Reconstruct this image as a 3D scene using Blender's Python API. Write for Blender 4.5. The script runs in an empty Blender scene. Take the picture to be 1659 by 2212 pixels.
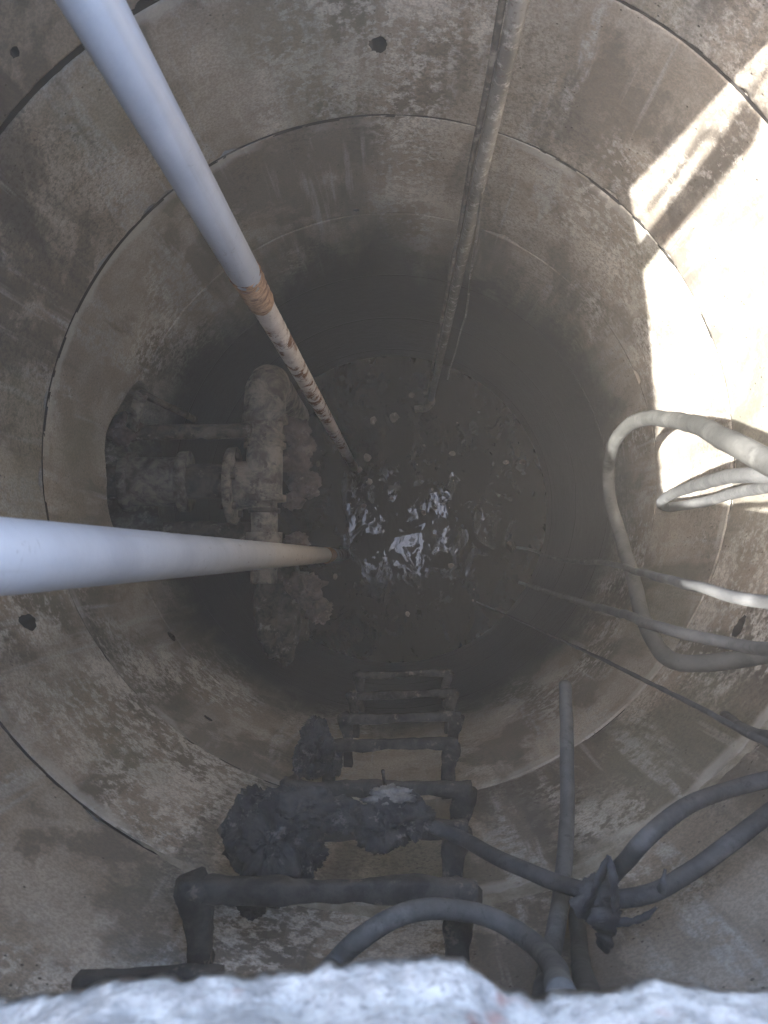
import bpy, math, random
import numpy as np
from mathutils import Vector, Matrix

# ------------------------------------------------------------------ camera / light
scene = bpy.context.scene
C = scene.collection
R_ = math.radians
F, CX, CY = 1660.0, 829.5, 1106.0          # focal length and centre on a 1659 x 2212 frame
NX, NY = 861.3, 1196.4                     # where a plumb line below the camera falls
AX, AY = -0.039, 0.299                     # axis of the shaft (camera stands at 0,0,0)
fwd = Vector((-(NX - CX) / F, (NY - CY) / F, -1.0)).normalized()
rgt = fwd.cross(Vector((0, 1, 0))).normalized()
upv = rgt.cross(fwd)
cam_d = bpy.data.cameras.new('camera')
cam = bpy.data.objects.new('camera', cam_d)
C.objects.link(cam)
cam.matrix_world = Matrix(((rgt.x, upv.x, -fwd.x, 0), (rgt.y, upv.y, -fwd.y, 0),
                           (rgt.z, upv.z, -fwd.z, 0), (0, 0, 0, 1)))
cam_d.sensor_fit = 'VERTICAL'
cam_d.sensor_height = 36
cam_d.lens = 36 * F / 2212.0
cam_d.clip_start = 0.02
cam_d.clip_end = 500
cam_d.dof.use_dof = True
cam_d.dof.focus_distance = 2.7
cam_d.dof.aperture_fstop = 9.5
scene.camera = cam

SUN = Vector((0.50, 0.166, -1.0)).normalized()      # the way the sunlight travels
world = bpy.data.worlds.new('World')
scene.world = world
world.use_nodes = True
wn = world.node_tree.nodes
wl = world.node_tree.links
wn.clear()
sky = wn.new('ShaderNodeTexSky')
sky.sky_type = 'NISHITA'
sky.sun_disc = False
sky.sun_elevation = math.asin(-SUN.z)
sky.sun_rotation = math.atan2(-SUN.x, -SUN.y)
sky.air_density = 1.0
sky.dust_density = 2.2
sky.ozone_density = 0.7
bg = wn.new('ShaderNodeBackground')
bg.inputs['Strength'].default_value = 0.15
wo = wn.new('ShaderNodeOutputWorld')
wl.new(sky.outputs[0], bg.inputs[0])
wl.new(bg.outputs[0], wo.inputs[0])
sun_d = bpy.data.lights.new('sun', 'SUN')
sun_d.energy = 2.1
sun_d.angle = R_(0.5)
sun_d.color = (1.0, 0.99, 0.975)
sun = bpy.data.objects.new('sun', sun_d)
C.objects.link(sun)
sun.rotation_euler = SUN.to_track_quat('-Z', 'Y').to_euler()
scene.view_settings.view_transform = 'Standard'
scene.view_settings.look = 'None'
scene.view_settings.gamma = 1
scene.view_settings.use_curve_mapping = False
scene.view_settings.exposure = 4.2
scene.render.engine = 'CYCLES'
scene.cycles.use_denoising = True
scene.cycles.max_bounces = 10
scene.cycles.diffuse_bounces = 7
scene.cycles.glossy_bounces = 3
scene.cycles.volume_bounces = 1
scene.cycles.caustics_reflective = False
scene.cycles.caustics_refractive = False
scene.cycles.sample_clamp_indirect = 4.0

rng = np.random.default_rng(7)
random.seed(7)

# ------------------------------------------------------------------ helpers
def ray(px, py):
    return fwd + rgt * ((px - CX) / F) - upv * ((py - CY) / F)

def P(px, py, d):
    """world point seen at (px,py) of a 1659x2212 frame, at depth d straight down"""
    r = ray(px, py)
    return r * (-d / r.z)

def keep(p, m):
    """pull a point in so it stays m away from the shaft wall"""
    dx, dy = p.x - AX, p.y - AY
    r = math.hypot(dx, dy)
    if r > 1 - m:
        p = Vector((AX + dx * (1 - m) / r, AY + dy * (1 - m) / r, p.z))
    return p

def wall_hit(px, py):
    """depth and azimuth where the line of sight meets the shaft wall"""
    r = ray(px, py)
    a, b = r.x / -r.z, r.y / -r.z
    A = a * a + b * b
    B = -2 * (a * AX + b * AY)
    c = AX * AX + AY * AY - 1
    z = (-B + math.sqrt(B * B - 4 * A * c)) / (2 * A)
    return z, math.atan2(b * z - AY, a * z - AX)

def _h(ix, iy, iz, s):
    n = (ix * 374761393 + iy * 668265263 + iz * 2147483647 + s * 1274126177) & 0xffffffff
    n = ((n ^ (n >> 13)) * 1274126177) & 0xffffffff
    return ((n ^ (n >> 16)) & 0xffff) / 65535.0

def vnoise(p, seed=0):
    p = np.asarray(p, float)
    i = np.floor(p).astype(np.int64)
    f = p - i
    f = f * f * (3 - 2 * f)
    o = 0
    for dx in (0, 1):
        for dy in (0, 1):
            for dz in (0, 1):
                w = (f[:, 0] if dx else 1 - f[:, 0]) * (f[:, 1] if dy else 1 - f[:, 1]) * (f[:, 2] if dz else 1 - f[:, 2])
                o = o + w * _h(i[:, 0] + dx, i[:, 1] + dy, i[:, 2] + dz, seed)
    return o * 2 - 1

def fbm(p, scale, octv=4, seed=0):
    p = np.asarray(p, float) * scale
    o, a = 0, 1.0
    for k in range(octv):
        o = o + a * vnoise(p, seed + k * 17)
        p = p * 2.03 + 5.2
        a *= 0.5
    return o / 1.9

def put(name, verts, faces, mat, parent=None, smooth=True, mats=None, fmat=None):
    me = bpy.data.meshes.new(name)
    me.from_pydata([tuple(v) for v in verts], [], [tuple(f) for f in faces])
    for m in ([mat] if mats is None else mats):
        me.materials.append(m)
    if fmat is not None:
        me.polygons.foreach_set('material_index', fmat)
    if smooth:
        me.polygons.foreach_set('use_smooth', [True] * len(me.polygons))
    me.update()
    o = bpy.data.objects.new(name, me)
    C.objects.link(o)
    if parent is not None:
        o.parent = parent
        o.matrix_parent_inverse = Matrix.Translation(parent.location).inverted()
    return o

def tag(o, label=None, cat=None, group=None, kind=None):
    for k, v in (('label', label), ('category', cat), ('group', group), ('kind', kind)):
        if v:
            o[k] = v
    return o

def thing(name, loc, label, cat, group=None):
    o = bpy.data.objects.new(name, None)
    C.objects.link(o)
    o.location = loc
    o.empty_display_size = 0.05
    return tag(o, label, cat, group)

def smooth_path(pts, rad, step=0.02):
    """Catmull-Rom through points with radii"""
    P_ = [np.array(p, float) for p in pts]
    P_ = [2 * P_[0] - P_[1]] + P_ + [2 * P_[-1] - P_[-2]]
    r = [rad[0]] + list(rad) + [rad[-1]]
    out, ro = [], []
    for i in range(1, len(P_) - 2):
        a, b, c, d = P_[i - 1:i + 3]
        n = max(2, int(np.linalg.norm(c - b) / step))
        for k in range(n):
            t = k / n
            out.append(0.5 * (2 * b + (c - a) * t + (2 * a - 5 * b + 4 * c - d) * t * t + (3 * b - a - 3 * c + d) * t ** 3))
            ro.append(r[i] * (1 - t) + r[i + 1] * t)
    out.append(P_[-2])
    ro.append(r[-2])
    return np.array(out), np.array(ro)

def tube_geo(pts, rad, seg=14, crust=0.0, cs=30, seed=0, cap=True, section=None):
    """sweep; section: list of (a,b) unit offsets instead of a circle"""
    pts = np.asarray(pts, float)
    n = len(pts)
    rad = np.full(n, rad, float) if np.isscalar(rad) else np.asarray(rad, float)
    tan = np.gradient(pts, axis=0)
    tan /= np.linalg.norm(tan, axis=1)[:, None] + 1e-12
    ref = np.array([0, 0, 1.0]) if abs(tan[0][2]) < 0.9 else np.array([0, 1.0, 0])
    nn = np.cross(tan[0], ref)
    nn /= np.linalg.norm(nn)
    if section is None:
        section = [(math.cos(2 * math.pi * k / seg), math.sin(2 * math.pi * k / seg)) for k in range(seg)]
    seg = len(section)
    V = []
    for i in range(n):
        nn = nn - tan[i] * np.dot(nn, tan[i])
        nn /= np.linalg.norm(nn)
        bb = np.cross(tan[i], nn)
        for a, b in section:
            V.append(pts[i] + (nn * a + bb * b) * rad[i])
    V = np.array(V)
    if crust:
        cen = np.repeat(pts, seg, axis=0)
        d = V - cen
        d /= np.linalg.norm(d, axis=1)[:, None] + 1e-12
        V = V + d * (crust * fbm(V, cs, 4, seed))[:, None]
    Fc = []
    for i in range(n - 1):
        for k in range(seg):
            k2 = (k + 1) % seg
            Fc.append((i * seg + k, i * seg + k2, (i + 1) * seg + k2, (i + 1) * seg + k))
    if cap:
        Fc.append(tuple(range(seg - 1, -1, -1)))
        Fc.append(tuple((n - 1) * seg + k for k in range(seg)))
    return V.tolist(), Fc

def tube(name, pts, rad, mat, parent=None, **k):
    v, f = tube_geo(pts, rad, **k)
    return put(name, v, f, mat, parent)

def straight(a, b, step=0.02):
    a, b = np.array(a, float), np.array(b, float)
    n = max(2, int(np.linalg.norm(b - a) / step) + 1)
    return np.array([a + (b - a) * t for t in np.linspace(0, 1, n)])

def join_geo(parts):
    V, Fc = [], []
    for v, f in parts:
        o = len(V)
        V += list(v)
        Fc += [tuple(i + o for i in q) for q in f]
    return V, Fc

def blob_geo(c, size, crust=0.3, cs=2.5, seed=0, n=28, fine=0.08):
    V, Fc = [], []
    for i in range(n + 1):
        th = math.pi * i / n
        for j in range(2 * n):
            ph = math.pi * j / n
            V.append((math.sin(th) * math.cos(ph), math.sin(th) * math.sin(ph), math.cos(th)))
    V = np.array(V)
    k = 1 + crust * fbm(V + seed * 3.1, cs, 4, seed) + fine * fbm(V, 14, 3, seed + 5)
    V = V * k[:, None] * np.array(size)
    V = V + np.array(c)
    w = 2 * n
    for i in range(n):
        for j in range(w):
            Fc.append((i * w + j, (i + 1) * w + j, (i + 1) * w + (j + 1) % w, i * w + (j + 1) % w))
    return V.tolist(), Fc

# ------------------------------------------------------------------ materials
class M:
    def __init__(s, name):
        s.m = bpy.data.materials.new(name)
        s.m.use_nodes = True
        s.t = s.m.node_tree
        s.n, s.l = s.t.nodes, s.t.links
        s.b = s.n['Principled BSDF']
        s.co = s.n.new('ShaderNodeTexCoord').outputs['Object']
    def map(s, sc, loc=(0, 0, 0)):
        q = s.n.new('ShaderNodeMapping')
        s.l.new(s.co, q.inputs[0])
        q.inputs['Scale'].default_value = sc
        q.inputs['Location'].default_value = loc
        return q.outputs[0]
    def noise(s, scale, detail=6, rough=0.55, vec=None, dist=0.0):
        q = s.n.new('ShaderNodeTexNoise')
        s.l.new(vec or s.co, q.inputs['Vector'])
        q.inputs['Scale'].default_value = scale
        q.inputs['Detail'].default_value = detail
        q.inputs['Roughness'].default_value = rough
        q.inputs['Distortion'].default_value = dist
        return q.outputs['Fac']
    def vor(s, scale, vec=None, feat='F1'):
        q = s.n.new('ShaderNodeTexVoronoi')
        q.feature = feat
        s.l.new(vec or s.co, q.inputs['Vector'])
        q.inputs['Scale'].default_value = scale
        return q.outputs['Distance']
    def ramp(s, fac, a, b, lo=0.0, hi=1.0):
        q = s.n.new('ShaderNodeMapRange')
        q.interpolation_type = 'SMOOTHSTEP'
        s.l.new(fac, q.inputs[0])
        q.inputs[1].default_value, q.inputs[2].default_value = a, b
        q.inputs[3].default_value, q.inputs[4].default_value = lo, hi
        return q.outputs[0]
    def math(s, op, a, b=None):
        q = s.n.new('ShaderNodeMath')
        q.operation = op
        for i, x in enumerate((a, b)):
            if x is None:
                continue
            if isinstance(x, (int, float)):
                q.inputs[i].default_value = x
            else:
                s.l.new(x, q.inputs[i])
        return q.outputs[0]
    def mix(s, fac, a, b, mode='MIX'):
        q = s.n.new('ShaderNodeMix')
        q.data_type = 'RGBA'
        q.blend_type = mode
        if isinstance(fac, (int, float)):
            q.inputs[0].default_value = fac
        else:
            s.l.new(fac, q.inputs[0])
        for i, x in ((6, a), (7, b)):
            if isinstance(x, tuple):
                q.inputs[i].default_value = (*x, 1)
            else:
                s.l.new(x, q.inputs[i])
        return q.outputs[2]
    def bump(s, h, dist=0.003, strength=1.0, prev=None):
        q = s.n.new('ShaderNodeBump')
        s.l.new(h, q.inputs['Height'])
        q.inputs['Distance'].default_value = dist
        q.inputs['Strength'].default_value = strength
        if prev is not None:
            s.l.new(prev, q.inputs['Normal'])
        return q.outputs[0]
    def out(s, col=None, rough=None, normal=None, **kw):
        for k, v in (('Base Color', col), ('Roughness', rough), ('Normal', normal)):
            if v is None:
                continue
            if isinstance(v, tuple):
                s.b.inputs[k].default_value = (*v, 1)
            elif isinstance(v, (int, float)):
                s.b.inputs[k].default_value = v
            else:
                s.l.new(v, s.b.inputs[k])
        for k, v in kw.items():
            s.b.inputs[k.replace('_', ' ')].default_value = v
        return s.m
    def sepz(s):
        q = s.n.new('ShaderNodeSeparateXYZ')
        s.l.new(s.co, q.inputs[0])
        return q.outputs

def concrete(seed, light=1.0, warm=0.5, dirt=0.5):
    m = M('shaft_concrete_%d' % seed)
    off = (seed * 3.7, seed * 1.9, seed * 2.3)
    v = m.map((1, 1, 1), off)
    vs = m.map((1, 1, 0.16), off)
    vs2 = m.map((1, 1, 0.05), off)
    big = m.noise(1.3, 4, 0.5, v)
    med = m.noise(4.5, 8, 0.62, v, 0.3)
    fine = m.noise(38, 8, 0.7, v)
    grit = m.noise(150, 4, 0.7, v)
    st = m.noise(5.0, 6, 0.6, vs, 0.2)
    st2 = m.noise(20, 4, 0.55, vs2)
    wz = warm
    X, Y, Zc = m.sepz()
    a = (0.240 * light, (0.200 - 0.008 * wz) * light, (0.155 - 0.022 * wz) * light)
    b = (0.340 * light, (0.296 - 0.008 * wz) * light, (0.240 - 0.024 * wz) * light)
    col = m.mix(m.ramp(med, 0.38, 0.62), a, b)
    # wide damp brown patches with a fairly crisp ragged edge
    pe = m.math('ADD', m.noise(1.7, 7, 0.62, m.map((1, 1, 0.7), (seed * 1.3, 5, 2)), 0.4), m.math('MULTIPLY', fine, 0.06))
    col = m.mix(m.ramp(pe, 0.525, 0.575, 0, 0.85), col, (0.125 * light, 0.100 * light, 0.074 * light))
    stw = m.math('MULTIPLY', m.ramp(m.noise(6.5, 7, 0.65, m.map((1, 1, 0.13), (seed, 2, 8)), 0.3), 0.535, 0.62), m.ramp(fine, 0.38, 0.56))
    col = m.mix(m.math('MULTIPLY', stw, 0.75), col, (0.50, 0.475, 0.425))              # pale mineral runs
    col = m.mix(m.ramp(big, 0.40, 0.60, 0, 0.35), col, (0.185, 0.172, 0.150))
    col = m.mix(m.ramp(st, 0.49, 0.62, 0, dirt + .15), col, (0.095, 0.082, 0.064))           # run-down stains
    col = m.mix(m.ramp(st2, 0.60, 0.70, 0, 0.5), col, (0.47, 0.45, 0.40))              # pale scratches and runs
    # salt bloom: speckled, in a few wide fields; one big field runs down the far side
    field = m.ramp(m.noise(1.5, 5, 0.6, m.map((1, 1, 0.45), (seed, 9, 4))), 0.48, 0.60)
    far = m.math('MULTIPLY', m.ramp(m.math('ABSOLUTE', m.math('SUBTRACT', X, 0.03)), 0.16, 0.04), m.ramp(Y, 0.9, 1.1))
    field = m.math('MAXIMUM', field, far)
    eff = m.math('MULTIPLY', field, m.ramp(m.math('ADD', m.math('MULTIPLY', fine, .65), m.math('MULTIPLY', med, .35)), 0.47, 0.56))
    col = m.mix(m.math('MULTIPLY', eff, 0.95), col, (0.62, 0.57, 0.49))
    dk = m.math('MULTIPLY', m.ramp(m.noise(1.8, 5, 0.6, m.map((1, 1, 0.6), (4, seed, 1))), 0.49, 0.58),
                m.ramp(m.noise(70, 8, 0.78, v), 0.49, 0.57))
    col = m.mix(m.math('MULTIPLY', dk, 0.5), col, (0.062, 0.050, 0.038))              # dark speckle
    grn = m.ramp(m.noise(1.9, 4, 0.5, m.map((1, 1, 0.6), (8, 2, seed))), 0.54, 0.68, 0, 0.30)
    col = m.mix(grn, col, (0.165, 0.180, 0.115))
    pores = m.ramp(m.vor(42, v), 0.05, 0.15)
    pm = m.ramp(m.noise(6, 3, 0.5, v), 0.46, 0.55, 0, 1)
    pores = m.math('MAXIMUM', pores, m.math('SUBTRACT', 1.0, pm))
    col = m.mix(m.ramp(pores, 0, 1, 0.75, 0), col, (0.06, 0.05, 0.04))
    col = m.mix(m.ramp(grit, 0.40, 0.60, 0, 0.38), col, (0.11, 0.10, 0.085))
    # laitance squeezed out along the joints
    for jz_ in (-1.567, -2.217):
        k = m.math('ABSOLUTE', m.math('SUBTRACT', m.math('ADD', Zc, m.math('MULTIPLY', m.math('SUBTRACT', med, .5), .09)), jz_ - 0.02))
        col = m.mix(m.math('MULTIPLY', m.ramp(k, 0.035, 0.008), m.ramp(m.noise(3.1, 4, .6, v), .42, .6, 0, .65)), col, (0.46, 0.43, 0.37))
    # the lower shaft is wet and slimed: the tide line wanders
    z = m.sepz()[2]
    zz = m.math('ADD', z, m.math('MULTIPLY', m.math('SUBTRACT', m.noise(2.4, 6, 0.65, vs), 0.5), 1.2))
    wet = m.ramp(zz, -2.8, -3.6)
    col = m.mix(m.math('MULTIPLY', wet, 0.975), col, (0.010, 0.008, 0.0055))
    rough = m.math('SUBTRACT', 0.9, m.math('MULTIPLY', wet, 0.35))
    h = m.math('ADD', m.math('MULTIPLY', fine, 0.6), m.math('MULTIPLY', grit, 0.25))
    h = m.math('ADD', h, m.math('MULTIPLY', pores, 0.8))
    return m.out(col, rough, m.bump(h, 0.004, 0.8))

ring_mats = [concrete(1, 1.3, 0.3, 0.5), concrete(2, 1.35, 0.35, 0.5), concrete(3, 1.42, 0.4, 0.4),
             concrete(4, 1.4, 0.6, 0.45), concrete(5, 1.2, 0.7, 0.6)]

m = M('mortar')
n1 = m.noise(25, 8, 0.7)
mortar = m.out(m.mix(m.ramp(n1, 0.3, 0.7), (0.20, 0.175, 0.13), (0.36, 0.33, 0.26)), 0.95, m.bump(n1, 0.01))

m = M('joint_hole_shade')
shade_dark = m.out((0.022, 0.018, 0.014), 0.95)  # flat dark colour standing in for shade in joint gaps and small holes

m = M('rim_concrete')
n1 = m.noise(34, 8, 0.7)
n2 = m.noise(14, 3, 0.5, m.map((1, 1, 1), (3, 1, 7)))
n3 = m.noise(160, 5, 0.75)
c = m.mix(m.ramp(n1, 0.38, 0.62), (0.25, 0.24, 0.225), (0.42, 0.405, 0.375))
c = m.mix(m.ramp(n3, 0.5, 0.62, 0, 0.7), c, (0.15, 0.145, 0.14))
c = m.mix(m.ramp(m.noise(60, 5, 0.7), 0.56, 0.64, 0, 0.6), c, (0.46, 0.445, 0.42))
c = m.mix(m.ramp(n2, 0.57, 0.63, 0, 0.85), c, (0.24, 0.115, 0.09))
rimmat = m.out(c, 0.95, m.bump(m.math('ADD', n1, m.math('MULTIPLY', n3, .6)), 0.008))

m = M('plastic_pipe_white')
n1 = m.noise(5, 6, 0.6)
n2 = m.noise(90, 6, 0.7)
z = m.sepz()[2]
zz = m.math('ADD', z, m.math('MULTIPLY', m.math('SUBTRACT', m.noise(7, 4, 0.5), 0.5), 0.6))
dirt = m.ramp(zz, -1.3, -2.6)
c = m.mix(m.ramp(n1, 0.35, 0.7), (0.40, 0.41, 0.425), (0.51, 0.515, 0.52))
c = m.mix(m.math('MULTIPLY', dirt, 0.75), c, (0.52, 0.45, 0.36))
scf = m.math('MULTIPLY', m.ramp(m.noise(28, 8, 0.75, m.map((1, 1, 2.5), (1, 7, 2)), 1.0), 0.60, 0.66), m.ramp(m.noise(5, 3, .5, m.map((1, 1, 1), (9, 1, 1))), .5, .6))
c = m.mix(m.math('MULTIPLY', scf, 0.6), c, (0.24, 0.22, 0.20))
run = m.ramp(m.noise(30, 5, 0.6, m.map((1, 1, 0.04), (2, 2, 2))), 0.58, 0.68, 0, 0.3)
c = m.mix(run, c, (0.33, 0.30, 0.27))
sp = m.math('MULTIPLY', m.ramp(m.noise(70, 5, 0.7, m.map((1, 1, 0.7))), 0.60, 0.68), m.ramp(zz, -0.9, -1.9))
c = m.mix(m.math('MULTIPLY', sp, 0.7), c, (0.16, 0.10, 0.06))
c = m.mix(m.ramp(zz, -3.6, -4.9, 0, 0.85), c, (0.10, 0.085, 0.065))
c = m.mix(0.0, c, (1, 1, 1))
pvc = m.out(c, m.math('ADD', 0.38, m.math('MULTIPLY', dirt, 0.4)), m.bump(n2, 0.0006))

m = M('pipe_lower_rusty')
n1 = m.noise(9, 6, 0.6)
n2 = m.noise(26, 8, 0.7, m.map((1, 1, 0.8)), 0.5)
n3 = m.noise(6, 5, 0.6, m.map((1, 1, 0.5), (3, 3, 1)))
z = m.sepz()[2]
c = m.mix(m.ramp(n1, 0.3, 0.7), (0.50, 0.42, 0.35), (0.66, 0.60, 0.53))
msk = m.math('MULTIPLY', m.ramp(n2, 0.48, 0.54), m.ramp(n3, 0.44, 0.52))
c = m.mix(msk, c, (0.17, 0.075, 0.032))
c = m.mix(m.ramp(m.noise(160, 3, 0.6), 0.60, 0.68, 0, 0.6), c, (0.12, 0.08, 0.05))
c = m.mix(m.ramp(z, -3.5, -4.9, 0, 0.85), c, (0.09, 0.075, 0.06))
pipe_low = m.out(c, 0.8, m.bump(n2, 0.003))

m = M('rusty_joint')
n2 = m.noise(30, 8, 0.75, m.map((1, 1, 2.5)), 1.2)
c = m.mix(m.ramp(n2, 0.35, 0.6), (0.12, 0.05, 0.022), (0.50, 0.30, 0.16))
c = m.mix(m.ramp(n2, 0.6, 0.7), c, (0.62, 0.52, 0.42))
rustjoint = m.out(c, 0.9, m.bump(n2, 0.006))

m = M('galvanised_steel')
n1 = m.noise(6, 6, 0.6, m.map((1, 1, 0.4)))
n2 = m.noise(45, 8, 0.7)
c = m.mix(m.ramp(n1, 0.35, 0.65), (0.12, 0.108, 0.093), (0.26, 0.24, 0.21))
c = m.mix(m.ramp(n2, 0.52, 0.66, 0, 0.8), c, (0.50, 0.46, 0.40))
c = m.mix(m.ramp(m.noise(60, 6, 0.7, m.map((1, 1, 1), (5, 5, 5))), 0.55, 0.65, 0, 0.7), c, (0.10, 0.065, 0.04))
z = m.sepz()[2]
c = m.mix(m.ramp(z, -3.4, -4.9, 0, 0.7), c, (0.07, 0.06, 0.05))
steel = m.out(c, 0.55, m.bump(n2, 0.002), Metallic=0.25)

def rusty(name, a, b, cc, fz=0):
    m = M(name)
    n1 = m.noise(16, 8, 0.7, dist=0.4)
    n2 = m.noise(70, 6, 0.7)
    c = m.mix(m.ramp(n1, 0.35, 0.65), a, b)
    c = m.mix(m.ramp(m.noise(22, 6, 0.7, m.map((1, 1, 1), (7, 3, 2))), 0.56, 0.66, 0, 0.7), c, cc)
    h = m.math('ADD', m.math('MULTIPLY', n1, 0.7), m.math('MULTIPLY', n2, 0.4))
    return m.out(c, 0.85, m.bump(h, 0.006))
iron = rusty('corroded_iron', (0.018, 0.016, 0.014), (0.060, 0.053, 0.045), (0.16, 0.135, 0.105))
iron_brown = rusty('brown_crusted_iron', (0.028, 0.022, 0.017), (0.10, 0.080, 0.058), (0.22, 0.185, 0.145))
pipe_tan = rusty('crusted_pipe', (0.085, 0.066, 0.048), (0.27, 0.225, 0.17), (0.022, 0.017, 0.013))
crust = rusty('rust_flakes', (0.045, 0.032, 0.024), (0.12, 0.085, 0.065), (0.20, 0.15, 0.12))
rag = rusty('black_rag', (0.014, 0.014, 0.015), (0.055, 0.052, 0.048), (0.19, 0.175, 0.155))

rag_grey = rusty('grey_rag', (0.07, 0.066, 0.06), (0.26, 0.24, 0.21), (0.03, 0.03, 0.03))
outlet = rusty('dirty_outlet_iron', (0.045, 0.037, 0.028), (0.19, 0.16, 0.125), (0.03, 0.024, 0.018))

def rubber(name, a, b, rough=0.6):
    m = M(name)
    n1 = m.noise(14, 8, 0.7)
    n2 = m.noise(120, 4, 0.6)
    c = m.mix(m.ramp(n1, 0.36, 0.64), a, b)
    c = m.mix(m.ramp(m.noise(45, 8, 0.75, m.map((1, 1, 1), (2, 6, 1))), 0.54, 0.64, 0, 0.5), c, tuple(x * 0.45 for x in a))
    c = m.mix(m.ramp(m.noise(9, 6, 0.7, m.map((1, 1, 1), (8, 3, 5))), 0.55, 0.65, 0, 0.4), c, tuple(min(1, x * 1.8) for x in b))
    return m.out(c, rough + .15, m.bump(n2, 0.0008), Specular_IOR_Level=0.25)
hose_grey = rubber('hose_rubber', (0.07, 0.07, 0.068), (0.105, 0.104, 0.098))
hose_pale = rubber('hose_dusty', (0.052, 0.051, 0.045), (0.075, 0.073, 0.065))
cable_dark = rubber('cable_jacket', (0.042, 0.042, 0.042), (0.075, 0.073, 0.07))
tape_m = rubber('old_tape', (0.028, 0.028, 0.029), (0.065, 0.064, 0.062), 0.6)
tape_p = rubber('pale_tape', (0.09, 0.09, 0.088), (0.16, 0.155, 0.145), 0.6)

m = M('ground_soil')
n1 = m.noise(3, 8, 0.7)
soil = m.out(m.mix(m.ramp(n1, 0.3, 0.7), (0.10, 0.085, 0.06), (0.22, 0.19, 0.15)), 0.95, m.bump(n1, 0.02))

m = M('well_water')
v = m.map((1, 0.45, 1))
n1 = m.noise(8, 2, 0.5, v, 0.2)
n2 = m.noise(30, 2, 0.5, v, 0.3)
h = m.math('ADD', n1, m.math('MULTIPLY', n2, 0.35))
patch = m.math('ADD', m.noise(6.5, 8, 0.72, m.map((1, 0.6, 1), (3, 1, 0)), 1.2), m.math('MULTIPLY', m.noise(30, 4, 0.7), 0.22))
scum = m.ramp(patch, 0.56, 0.585)
c = m.mix(scum, (0.004, 0.0035, 0.0025), (0.016, 0.013, 0.0095))
m.l.new(m.ramp(scum, 0, 1, 0.22, 0.02), m.b.inputs['Specular IOR Level'])
water_m = m.out(c, m.math('ADD', 0.02, m.math('MULTIPLY', scum, 0.8)), m.bump(h, 0.0070, 1.0), IOR=1.5)

# ------------------------------------------------------------------ ground, slab, shaft
D_TOP, D_UNDER = 0.15, 0.40
JOINTS = [0.40, 0.917, 1.567, 2.217, 2.867, 3.517, 4.167, 4.817, 5.467]
HX0, HX1, HY0, HY1 = -0.36, 0.465, -0.235, 0.80      # hatch opening

def frame_faces(x0, x1, y0, y1, X0, X1, Y0, Y1, z):
    return [(x0, y0, z), (x1, y0, z), (x1, y1, z), (x0, y1, z), (X0, Y0, z), (X1, Y0, z), (X1, Y1, z), (X0, Y1, z)]

gv = frame_faces(AX - 1.25, AX + 1.25, AY - 1.25, AY + 1.25, -30, 30, -30, 30, -0.17)
gf = [(0, 4, 5, 1), (1, 5, 6, 2), (2, 6, 7, 3), (3, 7, 4, 0)]
g = put('ground', gv, gf, soil, smooth=False)
tag(g, kind='structure')

slab = thing('cover_slab', (AX, AY, -D_UNDER), 'pale concrete cover slab with a rough broken edge along the bottom of the picture', 'slab')
# slab body: opening splayed like the real one (wider at the top on the left side)
zt, zb = -D_TOP, -D_UNDER
op_t = [(-.36, HY0 - .10), (-.375, -.12), (-.388, -.03), (-.378, .21), (-.352, .45), (-.335, .72), (.20, .81), (.47, .85), (.47, HY0 - .10)]
op_b = [(-.29, HY0 - .10), (-.29, -.12), (-.29, -.03), (-.29, .21), (-.30, .45), (-.345, .715), (.191, .80), (.46, .845), (.46, HY0 - .10)]
ou = [(-1.29, -.951), (-1.29, -.3), (-1.29, 0), (-1.29, .3), (-1.29, .8), (-1.29, 1.549), (.3, 1.549), (1.211, 1.549), (1.211, -.951)]
nn_ = len(op_t)
rows = [[(x, y, zt) for x, y in ou], [(x, y, zt) for x, y in op_t], [(x, y, zb) for x, y in op_b], [(x, y, zb) for x, y in ou]]
ff = [(r * nn_ + k, r * nn_ + (k + 1) % nn_, (r + 1) % 4 * nn_ + (k + 1) % nn_, (r + 1) % 4 * nn_ + k) for r in range(4) for k in range(nn_)]
put('slab_body', sum(rows, []), ff, rimmat, slab, smooth=False)
# broken front edge
nx_, ny_ = 420, 90
V = []
xs = np.linspace(HX0 + 0.002, HX1 - 0.002, nx_)
prof = []
for k in range(ny_):
    t = k / (ny_ - 1)
    # top from the back, round over, face down, round under, back
    L = [0.09, 0.22, 0.09]
    s = t * sum(L)
    if s < L[0]:
        prof.append((HY0 - 0.098 + s * 1.55, zt + 0.004))
    elif s < L[0] + L[1]:
        u = (s - L[0]) / L[1]
        prof.append((HY0 + 0.041 - 0.012 * u, zt - u * (zt - zb)))
    else:
        prof.append((HY0 + 0.029 - (s - L[0] - L[1]), zb - 0.004 + 0.02 * math.sin(min(1, (s - L[0] - L[1]) / .03) * math.pi)))
for x in xs:
    for y, z in prof:
        V.append((x, y, z))
V = np.array(V)
d1 = fbm(V, 14, 4, 3)
d2 = fbm(V, 55, 3, 9)
fade = np.clip((V[:, 1] - (HY0 - 0.095)) / 0.05, 0, 1)
edge_px = np.interp(V[:, 0] / 0.385 * 1660 + 861, [0, 150, 300, 480, 640, 830, 1000, 1070, 1150, 1260, 1400, 1659],
                    [2215, 2188, 2160, 2146, 2148, 2118, 2118, 2160, 2188, 2168, 2158, 2172])
d3 = fbm(V, 130, 3, 31)
V[:, 1] += fade * (-(edge_px - 2118) / 1660 * 0.39 + 0.008 * d1 + 0.006 * d2 + 0.003 * d3)
V[:, 2] += fade * (0.012 * fbm(V, 18, 4, 21) + 0.004 * d2)
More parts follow.
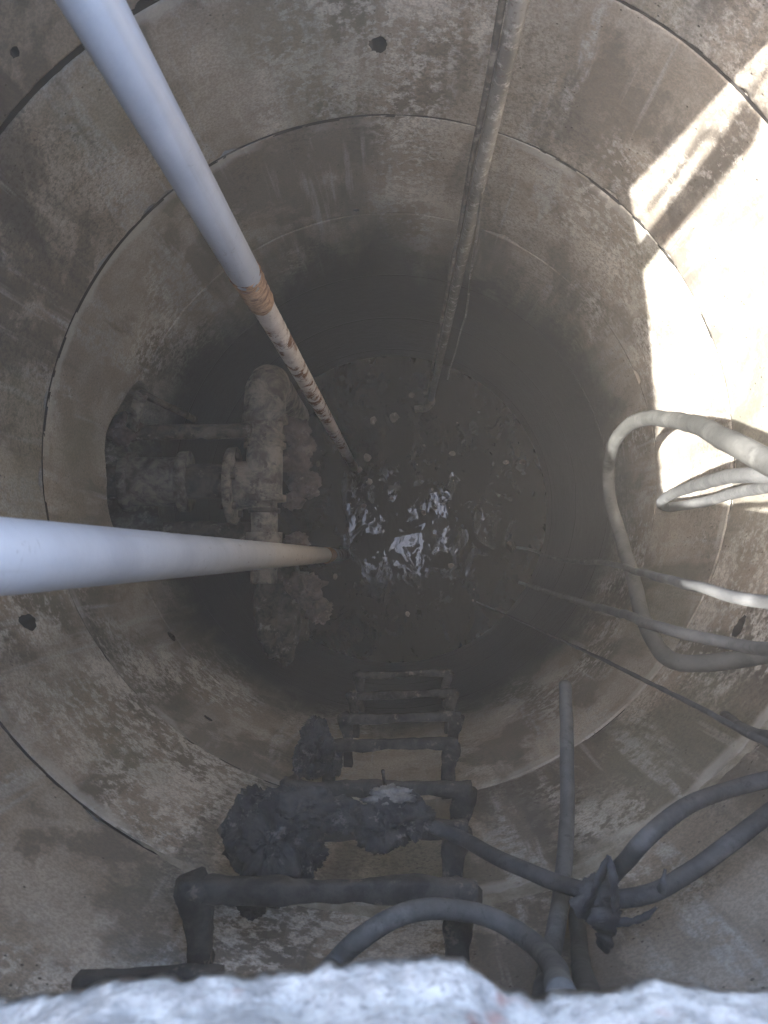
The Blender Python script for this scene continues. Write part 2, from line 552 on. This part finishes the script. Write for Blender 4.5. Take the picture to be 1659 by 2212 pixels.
Fc = [(i * ny_ + k, i * ny_ + k + 1, (i + 1) * ny_ + k + 1, (i + 1) * ny_ + k) for i in range(nx_ - 1) for k in range(ny_ - 1)]
put('broken_edge', V.tolist(), Fc, rimmat, slab)

shaft = thing('shaft_wall', (AX, AY, -5.467), 'round well shaft of stacked stained grey-brown concrete rings around the black water', 'wall')

HOLES = []
for px, py, ra, rb, dep in ((818, 98, .022, .030, .09), (62, 1345, .022, .040, .08), (372, 1376, .020, .028, .07),
                            (1597, 1356, .030, .022, .08), (32, 112, .010, .013, .03), (452, 1553, .016, .012, .03),
                            (772, 455, .010, .010, .02)):
    z, th = wall_hit(px, py)
    HOLES.append((th, z, ra, rb, dep))
HOLES.append((R_(180) - 0.02, 2.985, 0.335, 0.31, 0.55))
def make_ring(i):
    NT, ST = (1080, 0.0065) if 1 <= i <= 3 else (640, 0.011)
    z0, z1 = JOINTS[i], JOINTS[i + 1]
    nz = int((z1 - z0) / ST)
    th = np.linspace(0, 2 * np.pi, NT, endpoint=False)
    if i < 3:
        gq = np.stack([np.cos(th), np.sin(th), th * 0 + i], 1)
        gap = 0.0020 + 0.0045 * np.abs(fbm(gq, 4.0, 3, i)) + 0.0030 * np.clip(fbm(gq, 45.0, 3, i + 5), 0, 1)
    else:
        gap = 0 * th + (0.0006 if i == 3 else 0.0001)
    if i == 1 or i == 2:
        # joint at 1.567 yawns on the far left side
        e = np.clip(1 - np.abs((th - R_(133)) / R_(32)), 0, 1) ** 0.5
        if i == 1:
            gap_b = gap + 0.008 * e
            gap_t = gap
        else:
            gap_t = gap + 0.010 * e
            gap_b = gap
    else:
        gap_t = gap_b = gap
    offx, offy = rng.uniform(-.0025, .0025, 2) * (1 if i < 4 else 0)
    rr = 1.0 + (0.0012 if i == 1 else 0)
    rows = []
    tt = np.linspace(0, 1, nz)
    T = np.repeat(th[None], nz, 0)
    Z = (z0 + gap_t)[None] * (1 - tt[:, None]) + (z1 - gap_b)[None] * tt[:, None]
    edge = np.minimum(Z - (z0 + gap_t)[None], (z1 - gap_b)[None] - Z)
    # snap near vertices to the rims of the holes
    push = np.zeros_like(T)
    for ht, hz, ra, rb, dep in HOLES:
        if hz + rb < z0 - .05 or hz - rb > z1 + .05:
            continue
        dt = ((T - ht + np.pi) % (2 * np.pi)) - np.pi
        dz = Z - hz
        ang = np.arctan2(dz / rb, dt / ra)
        wob = 1 + (0.10 if dep > .3 else 0.16) * np.sin(ang * 3 + ht * 9) * 0.6 + 0.05 * np.sin(ang * 7 + 2)
        q = np.hypot(dt / ra, dz / rb) / wob
        cell = ST * 0.93 / min(ra, rb)
        snap = np.abs(q - 1) < cell * 0.6
        s = np.where(snap & (q > 1e-3), 1 / np.maximum(q, 1e-3), 1)
        T = np.where(snap, ht + dt * s, T)
        Z = np.where(snap & (edge > 0.004), hz + dz * s, Z)
        ins = (q < 1 - cell * 0.5)
        push = np.where(ins, np.maximum(push, dep * np.clip(0.75 + 0.25 * (1 - q), 0, 1)), push)
    pts = np.stack([np.cos(T).ravel(), np.sin(T).ravel(), -Z.ravel()], 1)
    rel = 0.0022 * fbm(pts, 5, 4, i * 7 if i < 4 else 28) + 0.0010 * fbm(pts, 40, 3, i * 7 + 3 if i < 4 else 31)
    chips = np.clip(fbm(pts, 11, 4, i + 40) - 0.18, 0, 1) * np.exp(-edge.ravel() / 0.012) * (0.05 if i < 4 else 0)
    lip = (0.002 if i < 3 else 0.0) * np.exp(-edge.ravel() / 0.004)
    r = rr + rel.ravel() + chips + lip + push.ravel()
    x = AX + offx + pts[:, 0] * r
    y = AY + offy + pts[:, 1] * r
    z = -Z.ravel()
    inner = np.stack([x, y, z], 1)
    # rows: outer top, (joint face) , inner..., outer bottom
    def rowv(rad, zz):
        return np.stack([AX + offx + np.cos(th) * rad, AY + offy + np.sin(th) * rad, -zz], 1)
    V = np.concatenate([rowv(1.09, z0 + gap_t * 0.8), inner, rowv(1.09, z1 - gap_b * 0.8)])
    n = nz + 2
    idx = np.arange(n * NT).reshape(n, NT)
    a = idx[:-1]; b = idx[1:]
    f = np.stack([a, np.roll(a, -1, 1), np.roll(b, -1, 1), b], -1).reshape(-1, 4)
    me = bpy.data.meshes.new('concrete_ring')
    me.vertices.add(len(V)); me.vertices.foreach_set('co', V.ravel())
    me.loops.add(f.size); me.loops.foreach_set('vertex_index', f.ravel())
    me.polygons.add(len(f)); me.polygons.foreach_set('loop_start', np.arange(0, f.size, 4))
    me.polygons.foreach_set('use_smooth', np.ones(len(f), bool))
    me.update(); me.validate()
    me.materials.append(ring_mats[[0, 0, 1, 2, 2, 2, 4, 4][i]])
    me.materials.append(shade_dark)
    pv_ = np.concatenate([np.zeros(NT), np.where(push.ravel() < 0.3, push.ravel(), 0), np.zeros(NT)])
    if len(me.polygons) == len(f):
        me.polygons.foreach_set('material_index', (pv_[f].max(axis=1) > 0.004).astype(np.int32))  # recessed faces of the small holes coloured dark, painting in their shade
    o = bpy.data.objects.new('concrete_ring', me)
    C.objects.link(o)
    o.parent = shaft
    o.matrix_parent_inverse = Matrix.Translation(shaft.location).inverted()
for i in range(8):
    make_ring(i)
# packing keeps the joints closed; crevice shade is painted into its dark colour
def band(name, r, z0, z1, mat, th0=0, th1=360, n=260, wob=0.0, seed=0, taper=False, nz=2):
    th = np.radians(np.linspace(th0, th1, n))
    V = []
    for k in range(nz):
        t = k / (nz - 1)
        zc, zh = (z0 + z1) / 2, (z1 - z0) / 2 * (np.clip((th - th[0]) / .25, 0, 1) * np.clip((th[-1] - th) / .25, 0, 1) + .02 if th1 < 360 else 1)
        zz = zc + zh * (2 * t - 1) + wob * (2 * t - 1) * fbm(np.stack([np.cos(th), np.sin(th), th * 0 + 3 * k // nz], 1), 9, 4, seed + (9 if t > .5 else 0))
        bul = 0.004 * math.sin(math.pi * t) if taper else 0
        rr = r - bul + (0.003 * fbm(np.stack([np.cos(th), np.sin(th), th * 0 + t * .1], 1), 30, 3, seed) if taper else 0)
        V.append(np.stack([AX + np.cos(th) * rr, AY + np.sin(th) * rr, -zz], 1))
    V = np.concatenate(V)
    f = [(k * n + j, k * n + j + 1, (k + 1) * n + j + 1, (k + 1) * n + j) for k in range(nz - 1) for j in range(n - 1)]
    return put(name, V.tolist(), f, mat, shaft)
for jz in JOINTS[1:4]:
    band('joint_shade_packing', 1.0025 if jz < 3 else 1.004, jz - 0.008, jz + 0.008, shade_dark, wob=.002, seed=int(jz * 9))
band('joint_shade_packing', 1.0055, 1.567 - 0.026, 1.567 + 0.026, shade_dark, 92, 164, n=140, wob=.003, seed=5)
band('mortar_band', 1.003, 1.535, 1.60, mortar, 238, 322, wob=0.022, seed=4, taper=True, nz=9)

# water and the floor below it
th = np.linspace(0, 2 * np.pi, 96, endpoint=False)
wv = [(AX + 1.05 * math.cos(t), AY + 1.05 * math.sin(t), -5.0) for t in th]
w = put('water', wv, [tuple(range(96))], water_m, smooth=False)
tag(w, kind='structure')
fv = [(AX + 1.08 * math.cos(t), AY + 1.08 * math.sin(t), -5.48) for t in th]
fl = put('shaft_floor', fv, [tuple(range(96))], iron_brown, smooth=False)
tag(fl, kind='structure')

# ------------------------------------------------------------------ the three vertical pipes
def base_at(px, py, d):
    p = P(px, py, d)
    return p
# pipe 1
a = P(765, 1010, 5.0)
jd = 1.56
px1 = (-0.300, 0.520)
jx = P(540, 610, jd)
p1x, p1y = (a.x + jx.x) / 2, (a.y + jx.y) / 2
bx, by = a.x, a.y
T1 = thing('drop_pipe', (bx, by, -5.1), 'white plastic pipe slanting in from the upper left corner with a rusty coupling halfway down', 'pipe')
def line_at(d):   # gentle lean between the joint and the water
    t = (d - jd) / (5.0 - jd)
    return (jx.x + (a.x - jx.x) * t, jx.y + (a.y - jx.y) * t, -d)
tube('upper_section', straight(line_at(-0.50), line_at(jd - 0.02)), 0.0315, pvc, T1, seg=40, crust=0.0003)
tube('lower_section', straight(line_at(jd + 0.10), line_at(5.1)), 0.0265, pipe_low, T1, seg=36, crust=0.0012, cs=60)
q = straight(line_at(jd - 0.06), line_at(jd + 0.13), 0.005)
tube('rusty_coupling', q, [0.0325 - 0.0035 * i / len(q) - 0.0007 * math.sin(i * 0.9) for i in range(len(q))], rustjoint, T1, seg=48, crust=0.004, cs=60)
q, r = smooth_path([line_at(0.44 - .90), line_at(-0.47), line_at(-0.50), line_at(-0.525)], [.032, .036, .036, .030], .006)
tube('end_cap', q, r, pvc, T1, seg=32)
e = Vector(line_at(-0.50))
q, r = smooth_path([e + Vector((0, -.03, 0)), e + Vector((-.035, 0, .03)), e + Vector((-.03, .03, .14)), e + Vector((.02, .02, .26)), e + Vector((.06, 0, .24)), e + Vector((.03, -.02, .12)), e + Vector((.01, 0, .04))], [.006] * 7, .01)
tube('tie_cord', q, r, steel, T1, seg=8)
q, r = smooth_path([e + Vector((-.04, 0, 0)), e + Vector((-.05, .045, -.08)), e + Vector((-.045, .05, -.25)), e + Vector((-.045, .05, -.50))], [.006] * 4, .01)
tube('tie_cord', q, r, steel, T1, seg=8)

# pipe 2
a2 = P(745, 1199, 5.0)
T2 = thing('drop_pipe', (a2.x, a2.y, -5.1), 'thick white plastic pipe coming in level from the left edge of the picture', 'pipe')
b2 = P(0, 1202, 0.70)
def l2(d):
    t = (d - 0.70) / 4.3
    return (b2.x + (a2.x - b2.x) * t, b2.y + (a2.y - b2.y) * t, -d)
tube('upper_section', straight(l2(0.402), l2(3.7)), 0.0365, pvc, T2, seg=44, crust=0.0004)
tube('lower_section', straight(l2(3.75), l2(5.1)), 0.0355, pipe_low, T2, seg=40, crust=0.001)
q = straight(l2(3.66), l2(3.90), 0.02)
tube('rusty_coupling', q, 0.0385, rustjoint, T2, seg=40, crust=0.004, cs=50)

# pipe 3
a3 = P(930, 868, 4.95)
b3 = P(1121, 0, 1.32)
def l3(d):
    t = (d - 1.32) / 3.63
    return Vector((b3.x + (a3.x - b3.x) * t, b3.y + (a3.y - b3.y) * t, -d))
T3 = thing('steel_pipe', (a3.x, a3.y, -5.05), 'mottled grey-brown steel pipe hanging from the top edge of the picture right of centre', 'pipe')
tube('pipe_body', straight(l3(0.402), l3(4.85)), 0.0188, steel, T3, seg=36, crust=0.0008, cs=40)
q, r = smooth_path([l3(4.85), l3(4.93) + Vector((0, -.005, 0)), l3(4.98) + Vector((-.03, -.03, 0)), l3(5.0) + Vector((-.10, -.04, 0))], [0.022, .027, .027, .024], .01)
tube('foot_elbow', q, r, pipe_tan, T3, seg=20, crust=0.006)
for off, d1, lab in (((-0.0275, 0.004), 4.75, 'thin brown cord running down along the left side of the steel pipe'),
                     ((0.030, -0.014), 4.30, 'thin cord hanging just right of the steel pipe')):
    pts = []
    d = 0.402 if off[0] < 0 else 1.9
    while d < d1:
        p = l3(d)
        k = 1 if off[0] < 0 else min(1.0, (d - 1.9) / 1.2) * 1.9 + 0.2
        pts.append((p.x + off[0] * (k if off[0] > 0 else 1) + 0.0015 * math.sin(d * 9), p.y + off[1], p.z))
        d += 0.06
    tag(tube('hanging_cord', pts, 0.0075 if off[0] < 0 else 0.004, steel if off[0] > 0 else iron_brown, seg=10), lab, 'cord')

# ------------------------------------------------------------------ pipework by the hole on the left
ZM = 3.0
mx = P(572, 1000, ZM).x
MT = thing('pipe_manifold', (mx, 0.2, -5.0), 'corroded pipe manifold with elbow and flange coming out of the hole in the left wall', 'pipework')
def ypx(py, d=ZM):
    return P(572, py, d).y
def xpx(px, py=1040, d=ZM):
    return P(px, py, d).x
def along_y(p0, p1, r, mat, name, cr=0.004, x=mx, z=ZM, cs=22, seed=1):
    return tube(name, straight((x, ypx(p0), -z), (x, ypx(p1), -z), 0.012), r, mat, MT, seg=36, crust=cr, cs=cs, seed=seed)
def along_x(p0, p1, py, r, mat, name, z=ZM, cr=0.005, seed=2, parent=MT):
    y = ypx(py, z)
    return tube(name, straight((xpx(p0, py, z), y, -z), (xpx(p1, py, z), y, -z), 0.012), r, mat, parent, seg=36, crust=cr, cs=22, seed=seed)
along_y(905, 1080, 0.072, pipe_tan, 'cross_pipe')
along_y(1080, 1260, 0.052, pipe_tan, 'narrow_pipe', 0.005)
for p0, p1, r in ((896, 915, .090), (940, 950, .080), (958, 968, .083), (1070, 1084, .086), (1098, 1108, .062), (1150, 1178, .070)):
    along_y(p0, p1, r, iron_brown if r < .07 else pipe_tan, 'collar', 0.0025, seed=p0)
ey = ypx(905)
q, r = smooth_path([(mx, ey, -ZM), (mx, ey + .06, -ZM), (mx, ey + .12, -ZM - .03), (mx + .0, ey + .16, -ZM - .10), (mx, ey + .17, -ZM - .25), (mx, ey + .17, -ZM - .9)],
                   [.080, .083, .083, .080, .072, .068], .012)
tube('elbow', q, r, pipe_tan, MT, seg=36, crust=.006, cs=16)
along_x(180, 500, 1040, 0.070, iron_brown, 'outlet_pipe', z=3.05, cr=.003)
along_x(283, 395, 1040, 0.098, outlet, 'coupling_sleeve', z=3.05, cr=.003)
along_x(392, 410, 1040, 0.122, outlet, 'coupling_flange', z=3.05, cr=.003)
along_x(272, 290, 1040, 0.120, outlet, 'coupling_flange', z=3.05, cr=.003)
along_x(496, 512, 1048, 0.150, pipe_tan, 'joint_flange', z=3.03, cr=.012)
along_x(512, 560, 1048, 0.095, pipe_tan, 'branch_stub', z=3.02, cr=.008)
for k in range(6):
    an = k * math.pi / 3 + .3
    x0_ = xpx(488, 1048, 3.03); y0_ = ypx(1048, 3.03)
    tube('flange_bolt', straight((x0_, y0_ + .118 * math.cos(an), -3.03 + .118 * math.sin(an)), (x0_ + .06, y0_ + .118 * math.cos(an), -3.03 + .118 * math.sin(an)), .02), .014, iron_brown, MT, seg=6)
# big dark body continuing below the thick white pipe
v1 = blob_geo((mx + .02, ypx(1310, 3.25), -3.3), (.10, .24, .16), .35, 1.8, 31, 30)
put('valve_body', *v1, iron_brown, MT)
along_y(1240, 1405, 0.085, iron_brown, 'lower_pipe', .016, x=mx + .05, z=3.35, cs=14)
along_y(1262, 1275, 0.13, crust, 'lower_flange', .014, x=mx + .05, z=3.33)
# flakes of rust hanging off the right side
for k, (px_, py_, s) in enumerate(((640, 930, .055), (655, 960, .05), (640, 1000, .06), (655, 1045, .06), (668, 1055, .04), (632, 1080, .04), (640, 1180, .06), (660, 1270, .07), (690, 1320, .05))):
    c = P(px_, py_, 3.12)
    put('rust_flake', *blob_geo(c, (s, s * .9, s * .45), .75, 2.6, k + 50, 22, .2), crust, MT)

SP = thing('branch_pipe', (xpx(400, 930, 2.95), ypx(930, 2.95), -3.0), 'thin crusted pipe running level from the wall hole above the thick outlet pipe', 'pipe')
along_x(235, 545, 932, 0.030, iron_brown, 'pipe_body', z=2.95, cr=.012, parent=SP)
put('wall_bracket', *blob_geo(P(268, 928, 2.92), (.06, .06, .05), .5, 2.5, 77, 24), crust, SP)
SP2 = thing('branch_pipe', (xpx(400, 1145, 3.3), ypx(1145, 3.3), -3.3), 'dark crusted pipe running level from the wall hole below the thick outlet pipe', 'pipe')
along_x(300, 560, 1150, 0.045, iron_brown, 'pipe_body', z=3.35, cr=.012, parent=SP2, seed=8)

br = thing('angle_bracket', P(320, 880, 2.8), 'old angle bracket leaning against the left wall above the hole', 'bracket')
c0, c1 = keep(P(305, 850, 2.72), .03), keep(P(283, 925, 2.82), .03)
tube('upright', straight(c0, c1), .022, pipe_tan, br, crust=.008, section=[(-1, -.3), (1, -.3), (1, .3), (-1, .3)])
c2 = keep(P(420, 905, 3.1), .03)
tube('arm', straight(c0, c2), .014, iron_brown, br, crust=.006, seg=8)

# ------------------------------------------------------------------ step irons
RY = -0.53
def make_step(xl, xr, ypix, label, th_=0.019, mat=iron, skew=0.0, leg_l=True, leg_r=True, rise=0.0):
    d = 1.0
    for _ in range(12):
        r = ray(850, ypix)
        d = RY * -r.z / r.y
    L, Rr = P(xl, ypix, d), P(xr, ypix + skew, d)
    t = thing('step_iron', ((L.x + Rr.x) / 2, RY, -d), label, 'ladder rung', 'step irons up the bottom wall')
    def wall_y(x):
        return AY - math.sqrt(max(0, (1.02) ** 2 - (x - AX) ** 2))
    sec = [(-1, -.75), (-.75, -1), (.75, -1), (1, -.75), (1, .75), (.75, 1), (-.75, 1), (-1, .75)]
    a, b = np.array(L) , np.array(Rr)
    q = straight(a + (b - a) * .0, b, .012)
    n = len(q)
    u = np.linspace(-1, 1, n)
    q[:, 2] -= 0.012 * (1 - u ** 2) * 0
    q[:, 1] += 0.006 * np.sin(u * 2)
    tube('crossbar', q, [th_ * .86 * (1 + .12 * math.sin(k * .31 + xl)) for k in range(n)], mat, t, crust=.0085, cs=30, seed=int(xl), section=sec)
    for s, e in ((1, a), (-1, b)):
        if (s == 1 and not leg_l) or (s == -1 and not leg_r):
            continue
        x = e[0] + s * th_ * 1.3
        wy = wall_y(x)
        pts, rr = smooth_path([(x - s * .012, e[1] + .004, e[2]), (x, e[1] - .03, e[2] - .012), (x + s * .004, (e[1] + wy) / 2, e[2] - .016), (x + s * .004, wy, e[2] - .016)],
                              [th_ * 1.30, th_ * 1.32, th_ * 1.0, th_ * 1.0], .01)
        tube('leg', pts, rr, mat, t, crust=.010, cs=30, seed=int(xl) + s, section=sec)
    return t, d
make_step(165, 480, 2122, 'nearest step iron, only its flat left end showing above the pale rim', .017, leg_l=False, leg_r=False)
make_step(388, 1030, 1912, 'widest thick black step iron nearest the pale rim, with a swollen crusted left corner', .020, skew=22)
make_step(552, 1010, 1788, 'step iron wrapped with black rags, second up the wall from the widest one', .019, skew=10)
make_step(612, 1018, 1694, 'step iron just above the rag wrapped one, with an upright spike of string', .018, skew=18)
make_step(690, 988, 1604, 'step iron with a small black lump at its left end', .017, skew=8)
make_step(735, 995, 1549, 'double-edged narrow step iron deeper than the small black lump', .016, skew=2)
make_step(752, 985, 1500, 'dim step iron second from the deepest, brown in the shade', .016)
make_step(765, 975, 1456, 'deepest step iron, almost lost in the dark', .016)

# rags on the irons
def rags(label, lst, mat=rag):
    c = lst[0]
    t = thing('rag_bundle', P(c[0], c[1], c[2]), label, 'rag')
    for k, (px_, py_, d, sx, sy, sz, s) in enumerate(lst):
        o = put('rag', *blob_geo(P(px_, py_, d), (sx * .92, sy * .92, sz * .92), .75, 2.0, s, 44, .24), mat if s < 100 else rag_grey, t)
    return t
rags('large ragged black lump on the left end of the wrapped step iron',
     [(590, 1800, 1.50, .078, .085, .07, 11), (560, 1835, 1.50, .05, .06, .05, 12), (640, 1745, 1.50, .075, .04, .05, 13), (660, 1842, 1.54, .042, .045, .04, 14)])
rags('black and grey rag knotted round the middle of the wrapped step iron',
     [(835, 1775, 1.50, .065, .050, .05, 21), (720, 1762, 1.51, .060, .030, .035, 22), (890, 1765, 1.50, .045, .038, .04, 23), (845, 1722, 1.50, .05, .022, .03, 124)])
rags('small black lump on the left end of a deeper step iron',
     [(680, 1605, 2.12, .048, .055, .05, 31), (672, 1640, 2.15, .045, .045, .04, 32), (725, 1640, 2.2, .02, .05, .03, 33)])
rags('dark clot stuck under the widest step iron', [(548, 1962, 1.36, .024, .016, .02, 41)])

# ------------------------------------------------------------------ hoses, cables, rope
def line(name, label, cat, pts, dia, mat, group=None, clear=.02, crust_=.0, seg=18, dmin=.45, parts=None):
    """pts: (px, py, apparent width) with depth from the real diameter, or (px,py,None,depth)"""
    W, Rr = [], []
    for p in pts:
        d = p[3] if len(p) > 3 else max(dmin, dia * 1660 / p[2])
        d = min(d, 5.05)
        W.append(keep(P(p[0], p[1], d), dia / 2 + clear))
        Rr.append(dia / 2 * (.86 if dia > .033 else 1))
    q, r = smooth_path(W, Rr, .015)
    jit = np.stack([fbm(q + k * 7.7, 9, 2, 3) for k in range(3)], 1)
    q = q + jit * 0.005 * min(1, dia / .02)
    r = r * (1 + 0.05 * fbm(q, 25, 2, 8))
    o = tube(name, q, r, mat, seg=seg, crust=crust_)
    return tag(o, label, cat, group)

line('hose', 'grey hose in a long narrow loop with its top lit by the sun', 'hose',
     [(1820, 1090, 0, .80), (1659, 1000, 65), (1600, 965, 61), (1530, 930, 52), (1470, 911, 44), (1410, 903, 39), (1360, 918, 35), (1328, 955, 32), (1314, 1010, 30), (1317, 1070, 30),
      (1336, 1140, 32), (1360, 1230, 35), (1385, 1320, 38), (1412, 1390, 41), (1450, 1426, 43), (1510, 1432, 44), (1580, 1424, 45), (1659, 1410, 47), (1800, 1380, 54)], .0390, hose_pale)
line('hose', 'dark hairpin of hose pointing left below the sunlit loop', 'hose',
     [(1830, 1030, 52), (1700, 1026, 45), (1590, 1028, 39), (1520, 1044, 33), (1462, 1062, 27), (1430, 1083, 25), (1447, 1096, 24), (1520, 1083, 26), (1600, 1062, 29), (1680, 1045, 33), (1800, 990, 42)], .036, hose_grey)
line('cable', 'thin pale cable sagging across the right wall, highest of the three crossing it', 'cable',
     [(1115, 1182, 5), (1145, 1187, 6), (1185, 1203, 7), (1240, 1213, 9), (1300, 1215, 11), (1350, 1226, 14), (1420, 1246, 19), (1500, 1268, 24), (1600, 1290, 28), (1659, 1300, 30), (1800, 1325, 40)], .0155, hose_grey)
line('cable', 'dark thick cable crossing the right wall between the pale cable and the thin rope', 'cable',
     [(1120, 1258, 6), (1160, 1270, 8), (1200, 1284, 10), (1260, 1302, 14), (1330, 1323, 18), (1400, 1346, 23), (1500, 1372, 26), (1600, 1393, 28), (1680, 1403, 31), (1800, 1420, 38)], .020, hose_grey)
line('rope', 'thin rope running from the dark water to the right edge, knotted onto a thicker end', 'rope',
     [(1030, 1300, 3), (1100, 1331, 4), (1250, 1400, 6.5), (1400, 1473, 9.5), (1500, 1524, 12), (1600, 1578, 14), (1680, 1618, 0, .85)], .0085, cable_dark, crust_=.0012)
line('cable', 'short dark thick cable end at the right edge where the thin rope is tied', 'cable',
     [(1590, 1568, 22), (1620, 1582, 27), (1659, 1592, 29), (1760, 1606, 33)], .022, cable_dark)
o = line('hose', 'upright cut length of grey hose in front of the lower right wall', 'hose',
     [(1221, 1478, 27), (1226, 1590, 29), (1226, 1757, 32), (1219, 1861, 35), (1206, 1965, 38), (1189, 2080, 42), (1172, 2200, 60), (1160, 2300, 100)], .0300, hose_grey)
line('hose', 'grey hose arching over the widest step iron just above the pale rim', 'hose',
     [(600, 2280, 0, .62), (660, 2170, 0, .85), (717, 2095, 45), (775, 2034, 45), (847, 1983, 44), (922, 1963, 43), (997, 1968, 42), (1072, 1990, 42), (1150, 2035, 44), (1192, 2085, 50), (1215, 2160, 70)], .0300, hose_grey)
line('conduit', 'short pale conduit standing under the taped cable bundle', 'conduit',
     [(1262, 1970, 34), (1264, 2030, 35), (1268, 2100, 38), (1275, 2180, 60)], .028, hose_pale)
line('cable', 'dark cable from the rag wrapped step iron through the tape up to the right edge', 'cable',
     [(900, 1772, 30), (993, 1811, 30), (1093, 1861, 33), (1189, 1903, 35), (1280, 1928, 37), (1330, 1940, 38), (1405, 1930, 38), (1489, 1888, 37), (1572, 1824, 37), (1640, 1770, 37), (1760, 1680, 40)], .0270, cable_dark)
line('cable', 'dark cable arching from the tape up to the right edge, upper of the two', 'cable',
     [(1296, 1930, 34), (1335, 1880, 35), (1385, 1822, 37), (1447, 1768, 36), (1510, 1730, 35), (1572, 1704, 34), (1640, 1686, 34), (1780, 1660, 36)], .0255, cable_dark)

# tape round the cable crossing
tp = thing('tape_wrap', P(1300, 1930, 1.15), 'torn dark tape binding the cables together beside the upright hose', 'tape')
put('tape_knot', *blob_geo(P(1288, 1930, 1.07), (.027, .019, .02), .6, 2.4, 61, 34, .16), tape_m, tp)
put('tape_knot', *blob_geo(P(1308, 1972, 1.08), (.020, .017, .018), .6, 2.4, 62, 34, .16), tape_m, tp)
put('tape_knot', *blob_geo(P(1262, 1948, 1.09), (.014, .013, .014), .6, 2.4, 63, 30, .16), tape_p, tp)
def strip(name, pts, w, mat, par, d, seed=0):
    """thin torn strip with thickness, bending in depth"""
    V, Fc = [], []
    pp = [P(x, y, d + dd) for x, y, dd in pts]
    q, _ = smooth_path(pp, [1] * len(pp), .004)
    n = len(q)
    tg = np.gradient(q, axis=0)
    for i in range(n):
        t = tg[i] / np.linalg.norm(tg[i])
        s = np.cross(t, np.array([math.sin(i * .09 + seed), .2, 1.0]))
        s /= np.linalg.norm(s)
        u = np.cross(t, s)
        ww = w * (1 - .75 * (i / n) ** 2) * (1 + .3 * math.sin(i * 1.7 + seed) * .5 + .2 * math.sin(i * .6))
        for a_, b_ in ((-1, -1), (1, -1), (1, 1), (-1, 1)):
            V.append(q[i] + s * ww * a_ + u * .0007 * b_)
    for i in range(n - 1):
        for k in range(4):
            Fc.append((i * 4 + k, i * 4 + (k + 1) % 4, i * 4 + 4 + (k + 1) % 4, i * 4 + 4 + k))
    return put(name, V, Fc, mat, par)
strip('tape_tail', [(1268, 1962, 0), (1292, 1905, -.01), (1315, 1848, .0)], .011, tape_m, tp, 1.03, 1)
strip('tape_tail', [(1330, 1965, 0), (1326, 1905, -.01), (1316, 1850, .0)], .008, tape_m, tp, 1.03, 2)
strip('tape_tail', [(1296, 1960, 0), (1304, 1995, -.01), (1306, 2028, .0), (1300, 2052, .01)], .018, tape_m, tp, 1.05, 3)
strip('tape_tail', [(1310, 1985, 0), (1350, 1992, -.01), (1390, 1982, .0), (1418, 1960, .01)], .006, tape_m, tp, 1.05, 4)
strip('tape_tail', [(1428, 1930, 0), (1432, 1905, -.01), (1437, 1878, .0)], .005, cable_dark, tp, 1.05, 5)
strip('tape_tail', [(1252, 1935, 0), (1262, 1965, -.01), (1278, 1990, .0)], .013, tape_m, tp, 1.05, 6)

# twig of string standing on a step iron
tag(tube('string_end', straight(P(833, 1712, 1.78), P(827, 1665, 1.72), .01), .0035, iron, seg=8, crust=.002), 'short spike of string standing up from the step iron above the rags', 'string')

# floating scum
parts = []
for k in range(34):
    an, rr = random.uniform(0, 2 * math.pi), math.sqrt(random.random()) * .95
    x, y = AX + rr * math.cos(an), AY + rr * math.sin(an)
    s = random.uniform(.004, .022) * (1.6 if random.random() < .1 else 1)
    parts.append(blob_geo((x, y, -5.0), (s * random.uniform(.6, 1.6), s, s * .18), .6, 2.5, k, 5, .2))
v, f = join_geo(parts)
tag(put('floating_scum', v, f, crust), kind='stuff')

# ------------------------------------------------------------------ the misty air in the shaft
hz = 31.0
bv = [(sx * hz, sy * hz, z) for z in (-6.5, 0.95) for sx, sy in ((-1, -1), (1, -1), (1, 1), (-1, 1))]
bf = [(0, 3, 2, 1), (4, 5, 6, 7), (0, 1, 5, 4), (1, 2, 6, 5), (2, 3, 7, 6), (3, 0, 4, 7)]
hm = bpy.data.materials.new('haze_air')
hm.use_nodes = True
hn = hm.node_tree.nodes
hn.clear()
ho = hn.new('ShaderNodeOutputMaterial')
pv = hn.new('ShaderNodeVolumePrincipled')
pv.inputs['Color'].default_value = (0.95, 0.89, 0.79, 1)
pv.inputs['Density'].default_value = 0.0068
pv.inputs['Anisotropy'].default_value = -0.1
hm.node_tree.links.new(pv.outputs[0], ho.inputs['Volume'])
hb = put('haze', bv, bf, hm, smooth=False)
tag(hb, kind='stuff')
